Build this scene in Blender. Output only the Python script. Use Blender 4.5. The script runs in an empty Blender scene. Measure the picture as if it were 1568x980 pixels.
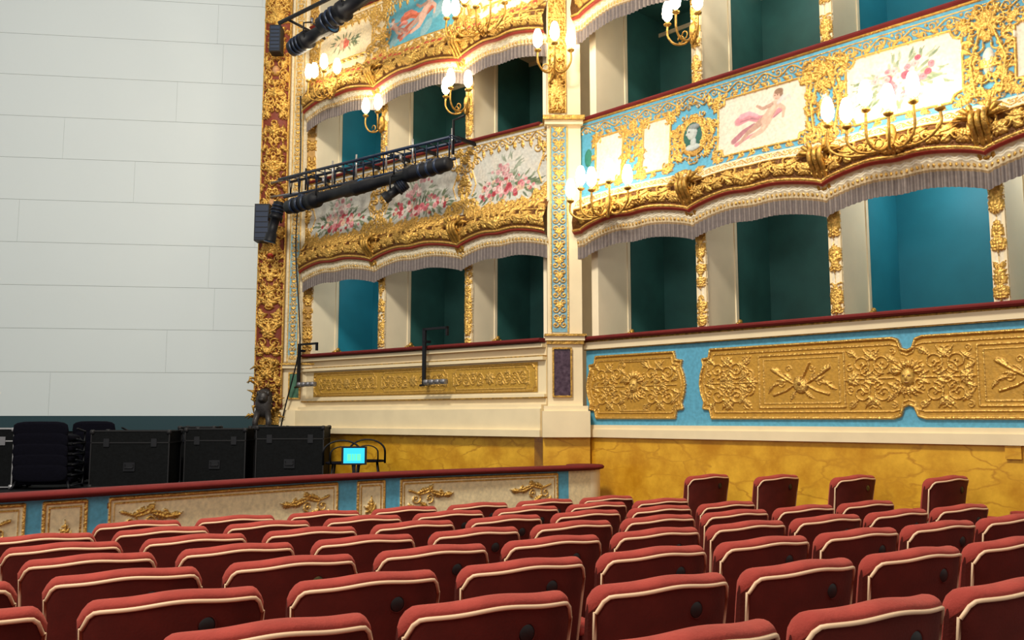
import bpy, bmesh, math, random
import numpy as np
from mathutils import Vector, Matrix
ZO=1.47
random.seed(4)
sc=bpy.context.scene
pi=math.pi
# ---------------------------------------------------------------- materials
def mat(name,col,rough=.6,metal=0,emit=0,ecol=None,var=0,vscale=6,bump=0,bscale=40,sheen=0,col2=None,spec=.5):
    m=bpy.data.materials.new(name); m.use_nodes=True
    nt=m.node_tree; b=nt.nodes['Principled BSDF']
    b.inputs['Base Color'].default_value=(*col,1); b.inputs['Roughness'].default_value=rough
    b.inputs['Metallic'].default_value=metal; b.inputs['Specular IOR Level'].default_value=spec
    if sheen: b.inputs['Sheen Weight'].default_value=sheen; b.inputs['Sheen Tint'].default_value=(.9,.3,.22,1)
    if emit:
        b.inputs['Emission Color'].default_value=(*(ecol or col),1); b.inputs['Emission Strength'].default_value=emit
    tc=nt.nodes.new('ShaderNodeTexCoord')
    if var or col2:
        n=nt.nodes.new('ShaderNodeTexNoise'); n.inputs['Scale'].default_value=vscale; n.inputs['Detail'].default_value=5
        nt.links.new(tc.outputs['Object'],n.inputs['Vector'])
        r=nt.nodes.new('ShaderNodeValToRGB'); r.color_ramp.elements[0].position=.3; r.color_ramp.elements[1].position=.7
        c2=col2 or tuple(c*(1-var) for c in col)
        r.color_ramp.elements[0].color=(*c2,1); r.color_ramp.elements[1].color=(*col,1)
        nt.links.new(n.outputs['Fac'],r.inputs['Fac']); nt.links.new(r.outputs['Color'],b.inputs['Base Color'])
    if bump:
        n=nt.nodes.new('ShaderNodeTexNoise'); n.inputs['Scale'].default_value=bscale; n.inputs['Detail'].default_value=4
        nt.links.new(tc.outputs['Object'],n.inputs['Vector'])
        bp=nt.nodes.new('ShaderNodeBump'); bp.inputs['Strength'].default_value=bump; bp.inputs['Distance'].default_value=.01
        nt.links.new(n.outputs['Fac'],bp.inputs['Height']); nt.links.new(bp.outputs['Normal'],b.inputs['Normal'])
    return m
M={}
M['cream']=mat('cream_plaster',(.86,.72,.46),.55,var=.10,vscale=4)
M['white']=mat('white_plaster',(.93,.81,.58),.55,var=.05,vscale=5)
M['gold']=mat('gilding',(.70,.40,.08),.34,.6,var=.65,vscale=25,bump=.7,bscale=60)
M['red']=mat('red_velvet_rail',(.16,.014,.013),.85,var=.2,vscale=10,spec=.3)
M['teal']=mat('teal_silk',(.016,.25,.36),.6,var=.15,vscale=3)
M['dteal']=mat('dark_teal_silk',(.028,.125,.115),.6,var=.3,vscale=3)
M['black']=mat('black_metal',(.006,.007,.011),.5,var=.3,vscale=15,spec=.3)
M['blackb']=mat('black_blue_metal',(.006,.018,.05),.4,.2)
M['case']=mat('black_laminate',(.005,.006,.007),.7,var=.5,vscale=30,bump=.2,spec=.12)
M['casee']=mat('black_case_edge',(.012,.012,.014),.5,spec=.3)
M['alu']=mat('aluminium_edge',(.5,.5,.52),.35,.8)
M['steel']=mat('grey_steel',(.25,.25,.27),.4,.7)
M['fabric']=mat('black_upholstery',(.004,.004,.009),.95,var=.3,vscale=40,spec=.1)
M['glass']=mat('frosted_glass_shade',(1,.9,.75),.5,emit=16,ecol=(1,.86,.62))
M['lens']=mat('lens',(.02,.12,.3),.1)
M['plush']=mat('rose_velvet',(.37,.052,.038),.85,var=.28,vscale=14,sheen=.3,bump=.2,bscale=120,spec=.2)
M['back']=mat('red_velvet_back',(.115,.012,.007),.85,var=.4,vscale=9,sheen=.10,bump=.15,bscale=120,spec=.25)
M['pipe']=mat('cream_piping',(.76,.53,.33),.5)
M['hole']=mat('dark_speaker_grille',(.006,.005,.005),.5)
M['brass']=mat('brass_plate',(.20,.16,.05),.4,.5,col2=(.02,.03,.02),vscale=60)
M['carpet']=mat('red_carpet',(.10,.015,.014),.95,var=.3,vscale=20)
M['pit']=mat('dark_stage_boards',(.012,.013,.016),.8,var=.3,spec=.2)
M['dkteal']=mat('dark_teal_paint',(.010,.045,.06),.7)
M['cyan']=mat('monitor_screen',(.0,.3,.5),.3,emit=1.2,ecol=(.04,.50,.75))
M['green']=mat('monitor_window',(.1,.5,.2),.3,emit=1.2,ecol=(.08,.75,.4))
M['marbleg']=mat('green_marble',(.02,.10,.05),.2,col2=(.05,.16,.09),vscale=14)
M['marblep']=mat('purple_marble',(.025,.008,.022),.2,col2=(.10,.06,.09),vscale=20)
M['greystone']=mat('dark_bronze',(.045,.040,.040),.4,.3,var=.5,vscale=20,bump=.4)
def marble():
    m=mat('yellow_scagliola',(.74,.36,.015),.4); nt=m.node_tree; b=nt.nodes['Principled BSDF']
    tc=nt.nodes.new('ShaderNodeTexCoord')
    n1=nt.nodes.new('ShaderNodeTexNoise'); n1.inputs['Scale'].default_value=2.6; n1.inputs['Detail'].default_value=9; n1.inputs['Roughness'].default_value=.66
    nt.links.new(tc.outputs['Object'],n1.inputs['Vector'])
    r=nt.nodes.new('ShaderNodeValToRGB'); e=r.color_ramp.elements
    e[0].position=.34; e[0].color=(.52,.23,.006,1); e[1].position=.66; e[1].color=(.84,.48,.035,1)
    nt.links.new(n1.outputs['Fac'],r.inputs['Fac'])
    mp=nt.nodes.new('ShaderNodeMapping'); mp.inputs['Rotation'].default_value=(.5,.75,.2); mp.inputs['Scale'].default_value=(1.1,1.1,2.6)
    nt.links.new(tc.outputs['Object'],mp.inputs['Vector'])
    nd=nt.nodes.new('ShaderNodeTexNoise'); nd.inputs['Scale'].default_value=2.5; nd.inputs['Detail'].default_value=5
    nt.links.new(mp.outputs['Vector'],nd.inputs['Vector'])
    ad=nt.nodes.new('ShaderNodeVectorMath'); ad.operation='MULTIPLY_ADD'; ad.inputs[1].default_value=(.5,.5,.5)
    nt.links.new(nd.outputs['Color'],ad.inputs[0]); nt.links.new(mp.outputs['Vector'],ad.inputs[2])
    v=nt.nodes.new('ShaderNodeTexVoronoi'); v.feature='DISTANCE_TO_EDGE'; v.inputs['Scale'].default_value=1.7
    nt.links.new(ad.outputs['Vector'],v.inputs['Vector'])
    vr=nt.nodes.new('ShaderNodeMapRange'); vr.inputs['From Min'].default_value=.0; vr.inputs['From Max'].default_value=.045; vr.inputs['To Min'].default_value=1; vr.inputs['To Max'].default_value=0
    nt.links.new(v.outputs['Distance'],vr.inputs['Value'])
    mk=nt.nodes.new('ShaderNodeMapRange'); mk.inputs['From Min'].default_value=.38; mk.inputs['From Max'].default_value=.58; mk.inputs['To Max'].default_value=.7
    nt.links.new(n1.outputs['Fac'],mk.inputs['Value'])
    mu=nt.nodes.new('ShaderNodeMath'); mu.operation='MULTIPLY'; nt.links.new(vr.outputs['Result'],mu.inputs[0]); nt.links.new(mk.outputs['Result'],mu.inputs[1])
    mx=nt.nodes.new('ShaderNodeMixRGB'); mx.inputs['Color2'].default_value=(.40,.15,.008,1)
    nt.links.new(mu.outputs[0],mx.inputs['Fac']); nt.links.new(r.outputs['Color'],mx.inputs['Color1']); nt.links.new(mx.outputs['Color'],b.inputs['Base Color'])
    return m
M['yellow']=marble()
M['curtain']=mat('painted_steel_panels',(.66,.74,.77),.5,var=.03,vscale=.5)
M['joint']=mat('panel_joint',(.36,.40,.40),.6)
def reliefmat():
    m=bpy.data.materials.new('gilded_painted_relief'); m.use_nodes=True
    nt=m.node_tree; b=nt.nodes['Principled BSDF']
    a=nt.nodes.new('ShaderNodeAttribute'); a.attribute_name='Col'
    tc=nt.nodes.new('ShaderNodeTexCoord'); n=nt.nodes.new('ShaderNodeTexNoise'); n.inputs['Scale'].default_value=30; n.inputs['Detail'].default_value=4
    nt.links.new(tc.outputs['Object'],n.inputs['Vector'])
    mr=nt.nodes.new('ShaderNodeMapRange'); mr.inputs['From Min'].default_value=.3; mr.inputs['From Max'].default_value=.7
    mr.inputs['To Min'].default_value=.80; mr.inputs['To Max'].default_value=1.08
    nt.links.new(n.outputs['Fac'],mr.inputs['Value'])
    mx=nt.nodes.new('ShaderNodeVectorMath'); mx.operation='SCALE'
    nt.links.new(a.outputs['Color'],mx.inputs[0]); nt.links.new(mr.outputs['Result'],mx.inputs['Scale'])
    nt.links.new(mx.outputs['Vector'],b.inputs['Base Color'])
    mm=nt.nodes.new('ShaderNodeMath'); mm.operation='MULTIPLY'; mm.inputs[1].default_value=.65
    nt.links.new(a.outputs['Alpha'],mm.inputs[0]); nt.links.new(mm.outputs[0],b.inputs['Metallic'])
    m2=nt.nodes.new('ShaderNodeMapRange'); m2.inputs['To Min'].default_value=.65; m2.inputs['To Max'].default_value=.32
    nt.links.new(a.outputs['Alpha'],m2.inputs['Value']); nt.links.new(m2.outputs['Result'],b.inputs['Roughness'])
    n2=nt.nodes.new('ShaderNodeTexNoise'); n2.inputs['Scale'].default_value=45; n2.inputs['Detail'].default_value=3
    nt.links.new(tc.outputs['Object'],n2.inputs['Vector'])
    bp=nt.nodes.new('ShaderNodeBump'); bp.inputs['Distance'].default_value=.014
    nt.links.new(a.outputs['Alpha'],bp.inputs['Strength']); nt.links.new(n2.outputs['Fac'],bp.inputs['Height']); nt.links.new(bp.outputs['Normal'],b.inputs['Normal'])
    return m
M['relief']=reliefmat()
# ---------------------------------------------------------------- mesh builder
def link(o,parent=None):
    sc.collection.objects.link(o)
    if parent: o.parent=parent
    return o
def empty(name,loc=(0,0,0)):
    e=bpy.data.objects.new(name,None); e.empty_display_size=.2; e.location=loc
    sc.collection.objects.link(e); return e
class MB:
    def __init__(s,f=None): s.v=[];s.f=[];s.m=[];s.sm=[];s.mats=[];s.T=f or (lambda x,y,z:(x,y,z))
    def mi(s,k):
        if k not in s.mats: s.mats.append(k)
        return s.mats.index(k)
    def add(s,vs,fs,k,smooth=False):
        n=len(s.v); s.v+= [s.T(*v) for v in vs]; i=s.mi(k)
        for f in fs: s.f.append([a+n for a in f]); s.m.append(i); s.sm.append(smooth)
    def box(s,x0,x1,y0,y1,z0,z1,k):
        v=[(x,y,z) for z in(z0,z1) for y in(y0,y1) for x in(x0,x1)]
        s.add(v,[(0,1,3,2),(4,6,7,5),(0,4,5,1),(2,3,7,6),(0,2,6,4),(1,5,7,3)],k)
    def tube(s,pts,r,k,n=8,cap=True):
        pts=[Vector(p) for p in pts]; N=len(pts)
        rs=[r]*N if not hasattr(r,'__len__') else r
        t=[(pts[min(i+1,N-1)]-pts[max(i-1,0)]).normalized() for i in range(N)]
        a=Vector((0,0,1)) if abs(t[0].z)<.9 else Vector((1,0,0))
        u=t[0].cross(a).normalized(); vs=[];fs=[]
        for i in range(N):
            u=(u-t[i]*u.dot(t[i])).normalized(); w=t[i].cross(u)
            for j in range(n):
                an=2*pi*j/n; p=pts[i]+(u*math.cos(an)+w*math.sin(an))*rs[i]; vs.append(tuple(p))
        for i in range(N-1):
            for j in range(n):
                fs.append((i*n+j,i*n+(j+1)%n,(i+1)*n+(j+1)%n,(i+1)*n+j))
        if cap: fs.append(tuple(range(n-1,-1,-1))); fs.append(tuple((N-1)*n+j for j in range(n)))
        s.add(vs,fs,k,True)
    def lathe(s,c,prof,k,n=14,axis='z'):
        vs=[];fs=[]
        for r,h in prof:
            for j in range(n):
                a=2*pi*j/n; x,y=r*math.cos(a),r*math.sin(a)
                if axis=='z': vs.append((c[0]+x,c[1]+y,c[2]+h))
                elif axis=='y': vs.append((c[0]+x,c[1]+h,c[2]+y))
                else: vs.append((c[0]+h,c[1]+x,c[2]+y))
        for i in range(len(prof)-1):
            for j in range(n): fs.append((i*n+j,i*n+(j+1)%n,(i+1)*n+(j+1)%n,(i+1)*n+j))
        s.add(vs,fs,k,True)
    def sq(s,c,r,k,e=.35,n=20,m=12,rot=0):
        vs=[];fs=[]
        f=lambda v,e:math.copysign(abs(v)**e,v)
        for i in range(m+1):
            ph=-pi/2+pi*i/m
            for j in range(n):
                th=2*pi*j/n
                x=r[0]*f(math.cos(ph),e)*f(math.cos(th),e); y=r[1]*f(math.cos(ph),e)*f(math.sin(th),e); z=r[2]*f(math.sin(ph),e)
                if rot: y,z=y*math.cos(rot)-z*math.sin(rot),y*math.sin(rot)+z*math.cos(rot)
                vs.append((c[0]+x,c[1]+y,c[2]+z))
        for i in range(m):
            for j in range(n): fs.append((i*n+j,i*n+(j+1)%n,(i+1)*n+(j+1)%n,(i+1)*n+j))
        s.add(vs,fs,k,True)
    def mesh(s,name):
        me=bpy.data.meshes.new(name); me.from_pydata(s.v,[],s.f)
        for k in s.mats: me.materials.append(M[k])
        me.polygons.foreach_set('material_index',s.m); me.polygons.foreach_set('use_smooth',s.sm); me.update(); 
        bm=bmesh.new(); bm.from_mesh(me); bmesh.ops.recalc_face_normals(bm,faces=bm.faces); bm.to_mesh(me); bm.free()
        return me
    def obj(s,name,parent=None): return link(bpy.data.objects.new(name,s.mesh(name)),parent)
def frame(O,d,n):
    return lambda s,o,z:(O[0]+s*d[0]+o*n[0],O[1]+s*d[1]+o*n[1],z+ZO)
FR=frame((.9,10.6),(.6996,-.7146),(-.7146,-.6996))
FL=frame((-3.05,13.5),(.778,-.628),(-.628,-.778))
FW=lambda x,y,z:(x,y,z+ZO)
# ---------------------------------------------------------------- relief canvas
GL=np.array((.82,.50,.12)); GD=np.array((.17,.062,.010))  # GL: raised gold; GD: dark brown painted as crevice shade and patina
CREAM=(.84,.76,.60); BLUE=(.10,.38,.55); MUST=(.64,.38,.06)
class Canvas:
    def __init__(s,w,h,res,base):
        s.res=res; s.W=max(2,int(round(w/res))+1); s.H=max(2,int(round(h/res))+1)
        s.xs=np.linspace(0,w,s.W); s.ys=np.linspace(0,h,s.H); s.w=w; s.h=h
        s.col=np.ones((s.H,s.W,3))*np.array(base); s.hg=np.zeros((s.H,s.W)); s.me=np.zeros((s.H,s.W))
    def win(s,x0,x1,y0,y1):
        a=max(0,int(x0/s.w*(s.W-1))); b=min(s.W,int(x1/s.w*(s.W-1))+2); c=max(0,int(y0/s.h*(s.H-1))); d=min(s.H,int(y1/s.h*(s.H-1))+2)
        return a,b,c,d
    def rect(s,x0,x1,y0,y1,col,h=None,me=0):
        mx=(s.xs>=x0)&(s.xs<=x1); my=(s.ys>=y0)&(s.ys<=y1); ix=np.ix_(my,mx)
        s.col[ix]=col; s.me[ix]=me
        if h is not None: s.hg[ix]=h
    def dab(s,x,y,rx,ry=None,ang=0,h=0,col=None,me=None,alpha=1,b=0):
        ry=rx if ry is None else ry; R=max(rx,ry)
        a,bb,c,d=s.win(x-R,x+R,y-R,y+R)
        if a>=bb or c>=d: return
        X=s.xs[None,a:bb]-x; Y=s.ys[c:d,None]-y
        if ang: ca,sa=math.cos(ang),math.sin(ang); X,Y=X*ca+Y*sa,-X*sa+Y*ca
        d2=(X/rx)**2+(Y/ry)**2
        if h>0:
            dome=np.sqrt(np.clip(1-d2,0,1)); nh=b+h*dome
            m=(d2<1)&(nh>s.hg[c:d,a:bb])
            if col is None: cc=GD+(GL-GD)*dome[...,None]; mev=1 if me is None else me  # gold shading painted by height: dark edges, light tops, partly patina
            else: cc=np.ones(dome.shape+(3,))*np.array(col)*(.75+.25*dome[...,None]); mev=0 if me is None else me  # coloured relief gets the same shading painted in towards its edges
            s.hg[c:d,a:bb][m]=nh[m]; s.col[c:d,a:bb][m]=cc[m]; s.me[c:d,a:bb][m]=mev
        else:
            al=(np.clip((1-d2)*2.5,0,1)*alpha)[...,None]
            s.col[c:d,a:bb]=s.col[c:d,a:bb]*(1-al)+np.array(col)*al
            s.me[c:d,a:bb]*=(1-al[...,0])
    def stroke(s,pts,w0,w1=None,h=.012,col=None,me=None,alpha=1,b=0,close=False):
        w1=w0 if w1 is None else w1
        if close: pts=list(pts)+[pts[0]]
        L=[0]
        for p,q in zip(pts,pts[1:]): L.append(L[-1]+math.hypot(q[0]-p[0],q[1]-p[1]))
        T=L[-1]
        if T<=0: return
        n=max(2,int(T/(max(min(w0,w1),s.res)*.55))+1)
        for t in np.linspace(0,T,n):
            x=np.interp(t,L,[p[0] for p in pts]); y=np.interp(t,L,[p[1] for p in pts]); w=w0+(w1-w0)*t/T
            s.dab(x,y,max(w,s.res*.8),h=h,col=col,me=me,alpha=alpha,b=b)
    def poly(s,pts,col,h=None,me=0):
        px=[p[0] for p in pts]; py=[p[1] for p in pts]
        a,b,c,d=s.win(min(px),max(px),min(py),max(py))
        X=s.xs[None,a:b]; Y=s.ys[c:d,None]; ins=np.zeros((d-c,b-a),bool)
        for i in range(len(pts)):
            x0,y0=pts[i]; x1,y1=pts[i-1]
            if y0==y1: continue
            ins^=((y0>Y)!=(y1>Y))&(X<(x1-x0)*(Y-y0)/(y1-y0)+x0)
        s.col[c:d,a:b][ins]=col; s.me[c:d,a:b][ins]=me
        if h is not None: s.hg[c:d,a:b][ins]=h
    def spiral(s,x,y,R,a0,dr,turns=1.3,w=.012,h=.016,b=0):
        pts=[]
        for i in range(22):
            t=i/21; r=R*(1-t)**.8+.002; a=a0+dr*turns*2*pi*t; pts.append((x+r*math.cos(a),y+r*math.sin(a)))
        s.stroke(pts,w,w*.6,h=h,b=b); s.dab(x,y,w*1.2,h=h*1.2,b=b)
    def leaf(s,x,y,a,L,w,h=.016,b=0,curl=.6):
        px,py=x,y
        for i in range(6):
            t=i/5; aa=a+curl*t*t; r=w*(math.sin(pi*(.15+.8*t)))
            for sg in(-1,1):
                s.dab(px-sg*math.sin(aa)*r*.55,py+sg*math.cos(aa)*r*.55,r*.75,r*.36,aa+sg*.7,h*.8,b=b)
            s.dab(px,py,L*.16,r*.3+s.res*.5,aa,h*1.15,b=b)
            px+=math.cos(aa)*L/6; py+=math.sin(aa)*L/6
    def rinceau(s,x0,x1,y,A,P,w=.01,h=.015,b=0,vert=False):
        n=max(1,round(abs(x1-x0)/P)); P=(x1-x0)/n
        T=(lambda u,v:(v,u)) if vert else (lambda u,v:(u,v))
        s.stroke([T(x0+(x1-x0)*t,y+A*math.sin(pi*(x1-x0)*t/P)) for t in np.linspace(0,1,n*8+1)],w,h=h,b=b)
        for i in range(n):
            sg=1 if i%2==0 else -1; cx=x0+(i+.5)*P; R=min(abs(P)*.36,abs(A)*1.1)
            q=T(cx,y-sg*A*.15)
            s.spiral(q[0],q[1],R,pi/2*sg,-sg,1.25,w*.9,h,b)
            for k in (-1,1):
                q=T(cx+k*P*.38,y-sg*A*.55); s.leaf(q[0],q[1],(pi/2*(-sg) if not vert else (pi if sg>0 else 0))+k*.5,A*.8,w*1.6,h,b)
    def rocaille(s,x0,x1,y0,y1,n,size,seed,h=.02,b=0,mirror=False):
        R=random.Random(seed); w=x1-x0
        for i in range(n):
            x=x0+R.random()*(w/2 if mirror else w); y=y0+R.random()*(y1-y0); z=size*(.6+.8*R.random()); a=R.random()*2*pi
            for mm in ((0,1) if mirror else (0,)):
                X=x if not mm else x1-(x-x0); an=a if not mm else pi-a
                if i%2==0: s.spiral(X,y,z,an,1 if mm else -1,1.1,z*.22,h,b)
                else: s.leaf(X,y,an,z*2.2,z*.6,h,b,(.7 if not mm else -.7))
    def rose(s,x,y,r,c,R):
        c=np.array(c)
        s.dab(x,y,r*1.05,r*.95,0,0,c*.85,alpha=.95)
        for ring,rr,kk in((.7,.42,6),(.4,.32,4)):
            for k in range(kk):
                a=k*2*pi/kk+R.random(); f=.8+.4*R.random()
                s.dab(x+r*ring*math.cos(a),y+r*ring*math.sin(a),r*rr,r*rr*.6,a+pi/2,0,np.minimum(c*f+.01,.85),alpha=.75)
        s.dab(x,y,r*.25,col=c*.5,alpha=.85)
    def flowers(s,cx,cy,w,h,n,seed,pal=None,leafc=None):
        R=random.Random(seed)
        pal=pal or [(.55,.12,.15),(.70,.28,.30),(.76,.54,.50),(.42,.03,.05),(.70,.46,.32)]
        leafc=leafc or [(.06,.11,.05),(.10,.15,.06),(.15,.19,.10),(.20,.24,.16)]
        for i in range(int(n*1.9)):
            a=R.random()*6.28; q=R.random()**.6
            x=cx+math.cos(a)*q*w*.5; y=cy+math.sin(a)*q*h*.5; g=R.choice(leafc)
            s.dab(x,y,.055,.017,a+R.uniform(-.5,.5),0,g,alpha=.85)
            if q>.7: s.stroke([(x,y),(x+.08*math.cos(a),y+.06*math.sin(a))],.005,h=0,col=g,alpha=.7)
        for i in range(n):
            a=R.random()*6.28; q=R.random()**.75
            x=cx+math.cos(a)*q*w*.42; y=cy+math.sin(a)*q*h*.42; r=(.052-.026*q)*(.8+.4*R.random()); s.rose(x,y,r,R.choice(pal),R)
    def figure(s,cx,cy,k,fl=1,skin=(.72,.43,.32),drape=(.62,.25,.29)):
        P=lambda pts:[(cx+fl*x*k,cy+y*k) for x,y in pts]
        def st(p,a,b,c,al=.95): s.stroke(P(p),a*k,b*k,h=0,col=c,alpha=al)
        d2=tuple(a*.7 for a in drape); d3=tuple(min(.85,a*1.25+.05) for a in drape)
        for q,c,w in (([(-1.0,.05),(-.6,.12),(-.2,-.05),(.25,-.05),(.6,.15)],drape,.16),([(-.9,.2),(-.6,.25),(-.3,.1)],d3,.1),([(-1.15,-.6),(-.8,-.35),(-.4,-.2)],d2,.12),([(-1.05,-.75),(-.7,-.6),(-.3,-.5)],drape,.08),([(-.9,.02),(-.5,.05),(-.1,-.1)],d2,.03),([(.3,-.1),(.6,.05)],d2,.03)): st(q,w,w*.6,c,.85)
        dk=tuple(a*.70 for a in skin); lt=tuple(min(.88,a*1.18) for a in skin)
        st([(.02,-.05),(-.3,-.25),(-.62,-.42),(-.9,-.7)],.15,.06,dk); st([(.12,-.12),(-.1,-.45),(-.5,-.62)],.15,.07,skin)
        st([(.1,-.14),(-.08,-.4)],.06,.05,lt,.6)
        st([(.32,.30),(.18,.08),(.02,-.12)],.18,.19,skin); st([(.22,.34),(-.1,.28),(-.3,.42)],.08,.05,dk); st([(.42,.32),(.66,.12),(.62,-.15)],.09,.05,skin)
        st([(.28,.25),(.16,.05)],.08,.05,lt,.6); st([(.36,.1),(.22,-.1)],.03,.02,dk,.6)
        s.dab(cx+fl*.42*k,cy+.62*k,.17*k,.19*k,0,0,skin); s.dab(cx+fl*.47*k,cy+.74*k,.18*k,.11*k,0,0,(.25,.13,.07),alpha=.95); s.dab(cx+fl*.56*k,cy+.64*k,.07*k,.12*k,0,0,(.25,.13,.07),alpha=.9)
        for e in(.34,.43): s.dab(cx+fl*e*k,cy+.62*k,.024*k,col=(.2,.08,.05))
        s.dab(cx+fl*.37*k,cy+.52*k,.03*k,.015*k,0,0,(.55,.12,.1))
        for e in(.62,.8): st([(.45,.35),(e,.55),(e+.1,.35)],.06,.04,(.62,.58,.54),.55)
    def build(s,name,fn,parent=None):
        X,Y=np.meshgrid(s.xs,s.ys); P=fn(X,Y,s.hg)
        co=np.stack([p*np.ones_like(X) for p in P],-1).reshape(-1,3)
        H,W=s.H,s.W; i=np.arange((H-1)*(W-1)); r=i//(W-1); c=i%(W-1); a=r*W+c
        q=np.stack([a,a+1,a+W+1,a+W],-1)
        me=bpy.data.meshes.new(name); me.vertices.add(H*W); me.vertices.foreach_set('co',co.ravel())
        nf=len(q); me.loops.add(nf*4); me.loops.foreach_set('vertex_index',q.ravel().astype(np.int32))
        me.polygons.add(nf); me.polygons.foreach_set('loop_start',(np.arange(nf)*4).astype(np.int32)); me.polygons.foreach_set('loop_total',np.full(nf,4,np.int32))
        me.update(calc_edges=True); me.polygons.foreach_set('use_smooth',np.ones(nf,bool))
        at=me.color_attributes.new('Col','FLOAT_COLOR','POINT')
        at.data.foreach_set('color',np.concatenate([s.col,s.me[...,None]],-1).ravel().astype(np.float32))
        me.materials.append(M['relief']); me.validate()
        return link(bpy.data.objects.new(name,me),parent)
def rectpts(x0,x1,y0,y1): return [(x0,y0),(x1,y0),(x1,y1),(x0,y1)]
def notched(x0,x1,y0,y1,r):
    p=[]
    for cx,cy,a in ((x0,y0,pi/2),(x1,y0,pi),(x1,y1,1.5*pi),(x0,y1,0)):
        seq=[a-t*pi/2 for t in np.linspace(0,1,7)]
        p+=[(cx+r*math.cos(t),cy+r*math.sin(t)) for t in seq]
    return p
# ---------------------------------------------------------------- balcony fascia (parapet + valance)
SC=.11
def fasc_map(F,divs,zr,st=.12):
    d=np.array(divs)
    def fn(X,Y,H):
        idx=np.clip(np.searchsorted(d,X,side='right')-1,0,len(d)-2)
        u=(X-d[idx])/(d[idx+1]-d[idx]); u=np.clip(u,0,1)
        bump=np.sin(pi*u)**.7*(1-.25*np.exp(-((u-.5)/.12)**2))
        wt=np.clip((.66-Y)/.32,0,1); wt=wt*wt*(3-2*wt)
        z=zr-1.58+Y+SC*bump*wt-st*np.clip(1-Y/.62,0,1)
        off=np.interp(Y,[0,.12,.22,.26,.36,.48,.56,.66,.9,1.33,1.5,1.58],[.17,.17,.19,.25,.27,.24,.19,.13,.10,.09,.11,.12])
        off=off+.05*np.sin(pi*u)*np.clip((1.4-Y)/.8,0,1)
        pl=np.clip((.2-Y)/.08,0,1); off=off+pl*.010*np.sin(X*2*pi/.055)
        return F(X,off+H,z)
    return fn
def fascia_base(c,divs,seed,ground=CREAM):
    w=c.w
    c.rect(0,w,0,.13,(.20,.165,.15)); 
    m=(c.ys<.13); st=(np.sin(c.xs*2*pi/.0275)>0)
    ix=np.ix_(m,st); c.col[ix]=(.12,.095,.09)
    c.rect(0,w,.13,.235,(.62,.50,.30)); c.rect(0,w,.12,.137,(.28,.18,.08))
    for x in np.arange(.02,w,.045): c.dab(x,.163,.014,h=.007); 
    for y in(.195,.215): c.stroke([(x,y+.008*math.sin(x*70)) for x in np.arange(0,w,.02)],.0065,h=.006,col=(.85,.78,.6))
    c.rect(0,w,.235,.262,(.34,.035,.02),.012)
    c.rect(0,w,.262,.5,tuple(GD*.8),.0,.8)
    c.stroke([(0,.275),(w,.275)],.012,h=.016); c.stroke([(0,.49),(w,.49)],.011,h=.016)
    for a,b in zip(divs,divs[1:]):
        m=(a+b)/2; n=6; p=(b-a)/2/n
        for k in range(n):
            for sg in(-1,1):
                x=m+sg*(k+.4)*p
                c.leaf(x,.39,(0 if sg>0 else pi)+sg*.35*(1 if k%2 else -1),p*1.25,.055,.03,0,sg*.5)
                c.spiral(x,.41+(.03 if k%2 else -.04),.045,pi/2,sg,1.2,.011,.026)
                c.leaf(x,.32,(0 if sg>0 else pi)+sg*.5,p*.8,.03,.022,0,sg*.5)
        for a2 in(.5,1.1,1.57,2.04,2.64): c.leaf(m,.31,a2,.17,.045,.036)
        c.dab(m,.38,.035,.045,0,.05)
def top_border(c,seed):
    c.stroke([(0,1.555),(c.w,1.555)],.018,h=.02)
    c.stroke([(0,1.50),(c.w,1.50)],.006,h=.01)
def gold_frame(c,x0,x1,y0,y1,seed,r=.07):
    p=notched(x0,x1,y0,y1,r); c.stroke(p,.013,h=.022,close=True)
    for x,y,ax in ((x0,y0,pi*.25),(x1,y0,pi*.75),(x1,y1,-pi*.75),(x0,y1,-pi*.25)):
        for k in (-.9,0,.9): c.leaf(x+.02*math.cos(ax),y+.02*math.sin(ax),ax+pi+k,.10,.03,.022)
        c.spiral(x+.05*math.cos(ax),y+.05*math.sin(ax),.045,ax,1,1.2,.011,.022)
    n=max(2,int((x1-x0)/.12))
    for i in range(n):
        x=x0+(x1-x0)*(i+.5)/n; sg=1 if x>(x0+x1)/2 else -1
        for y,s2 in((y0,-1),(y1,1)):
            c.spiral(x,y+s2*.03,.036,-s2*pi/2,sg*s2,1.2,.009,.02); c.leaf(x,y+s2*.02,s2*pi/2+sg*.9,.085,.022,.018)
    n=max(2,int((y1-y0)/.13))
    for i in range(n):
        y=y0+(y1-y0)*(i+.5)/n
        for x,s2 in((x0,-1),(x1,1)): c.spiral(x+s2*.03,y,.036,0,s2,1.2,.009,.02); c.leaf(x+s2*.02,y,(0 if s2>0 else pi)+.7,.07,.02,.018)
divR=[0.12,1.62,3.11,4.53,5.95,7.2]; WR=7.2
divL=[0,1.59,3.22,4.46]; WL=4.46; divLF=[0,1.59,3.22,4.62]; WLF=4.62
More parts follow.
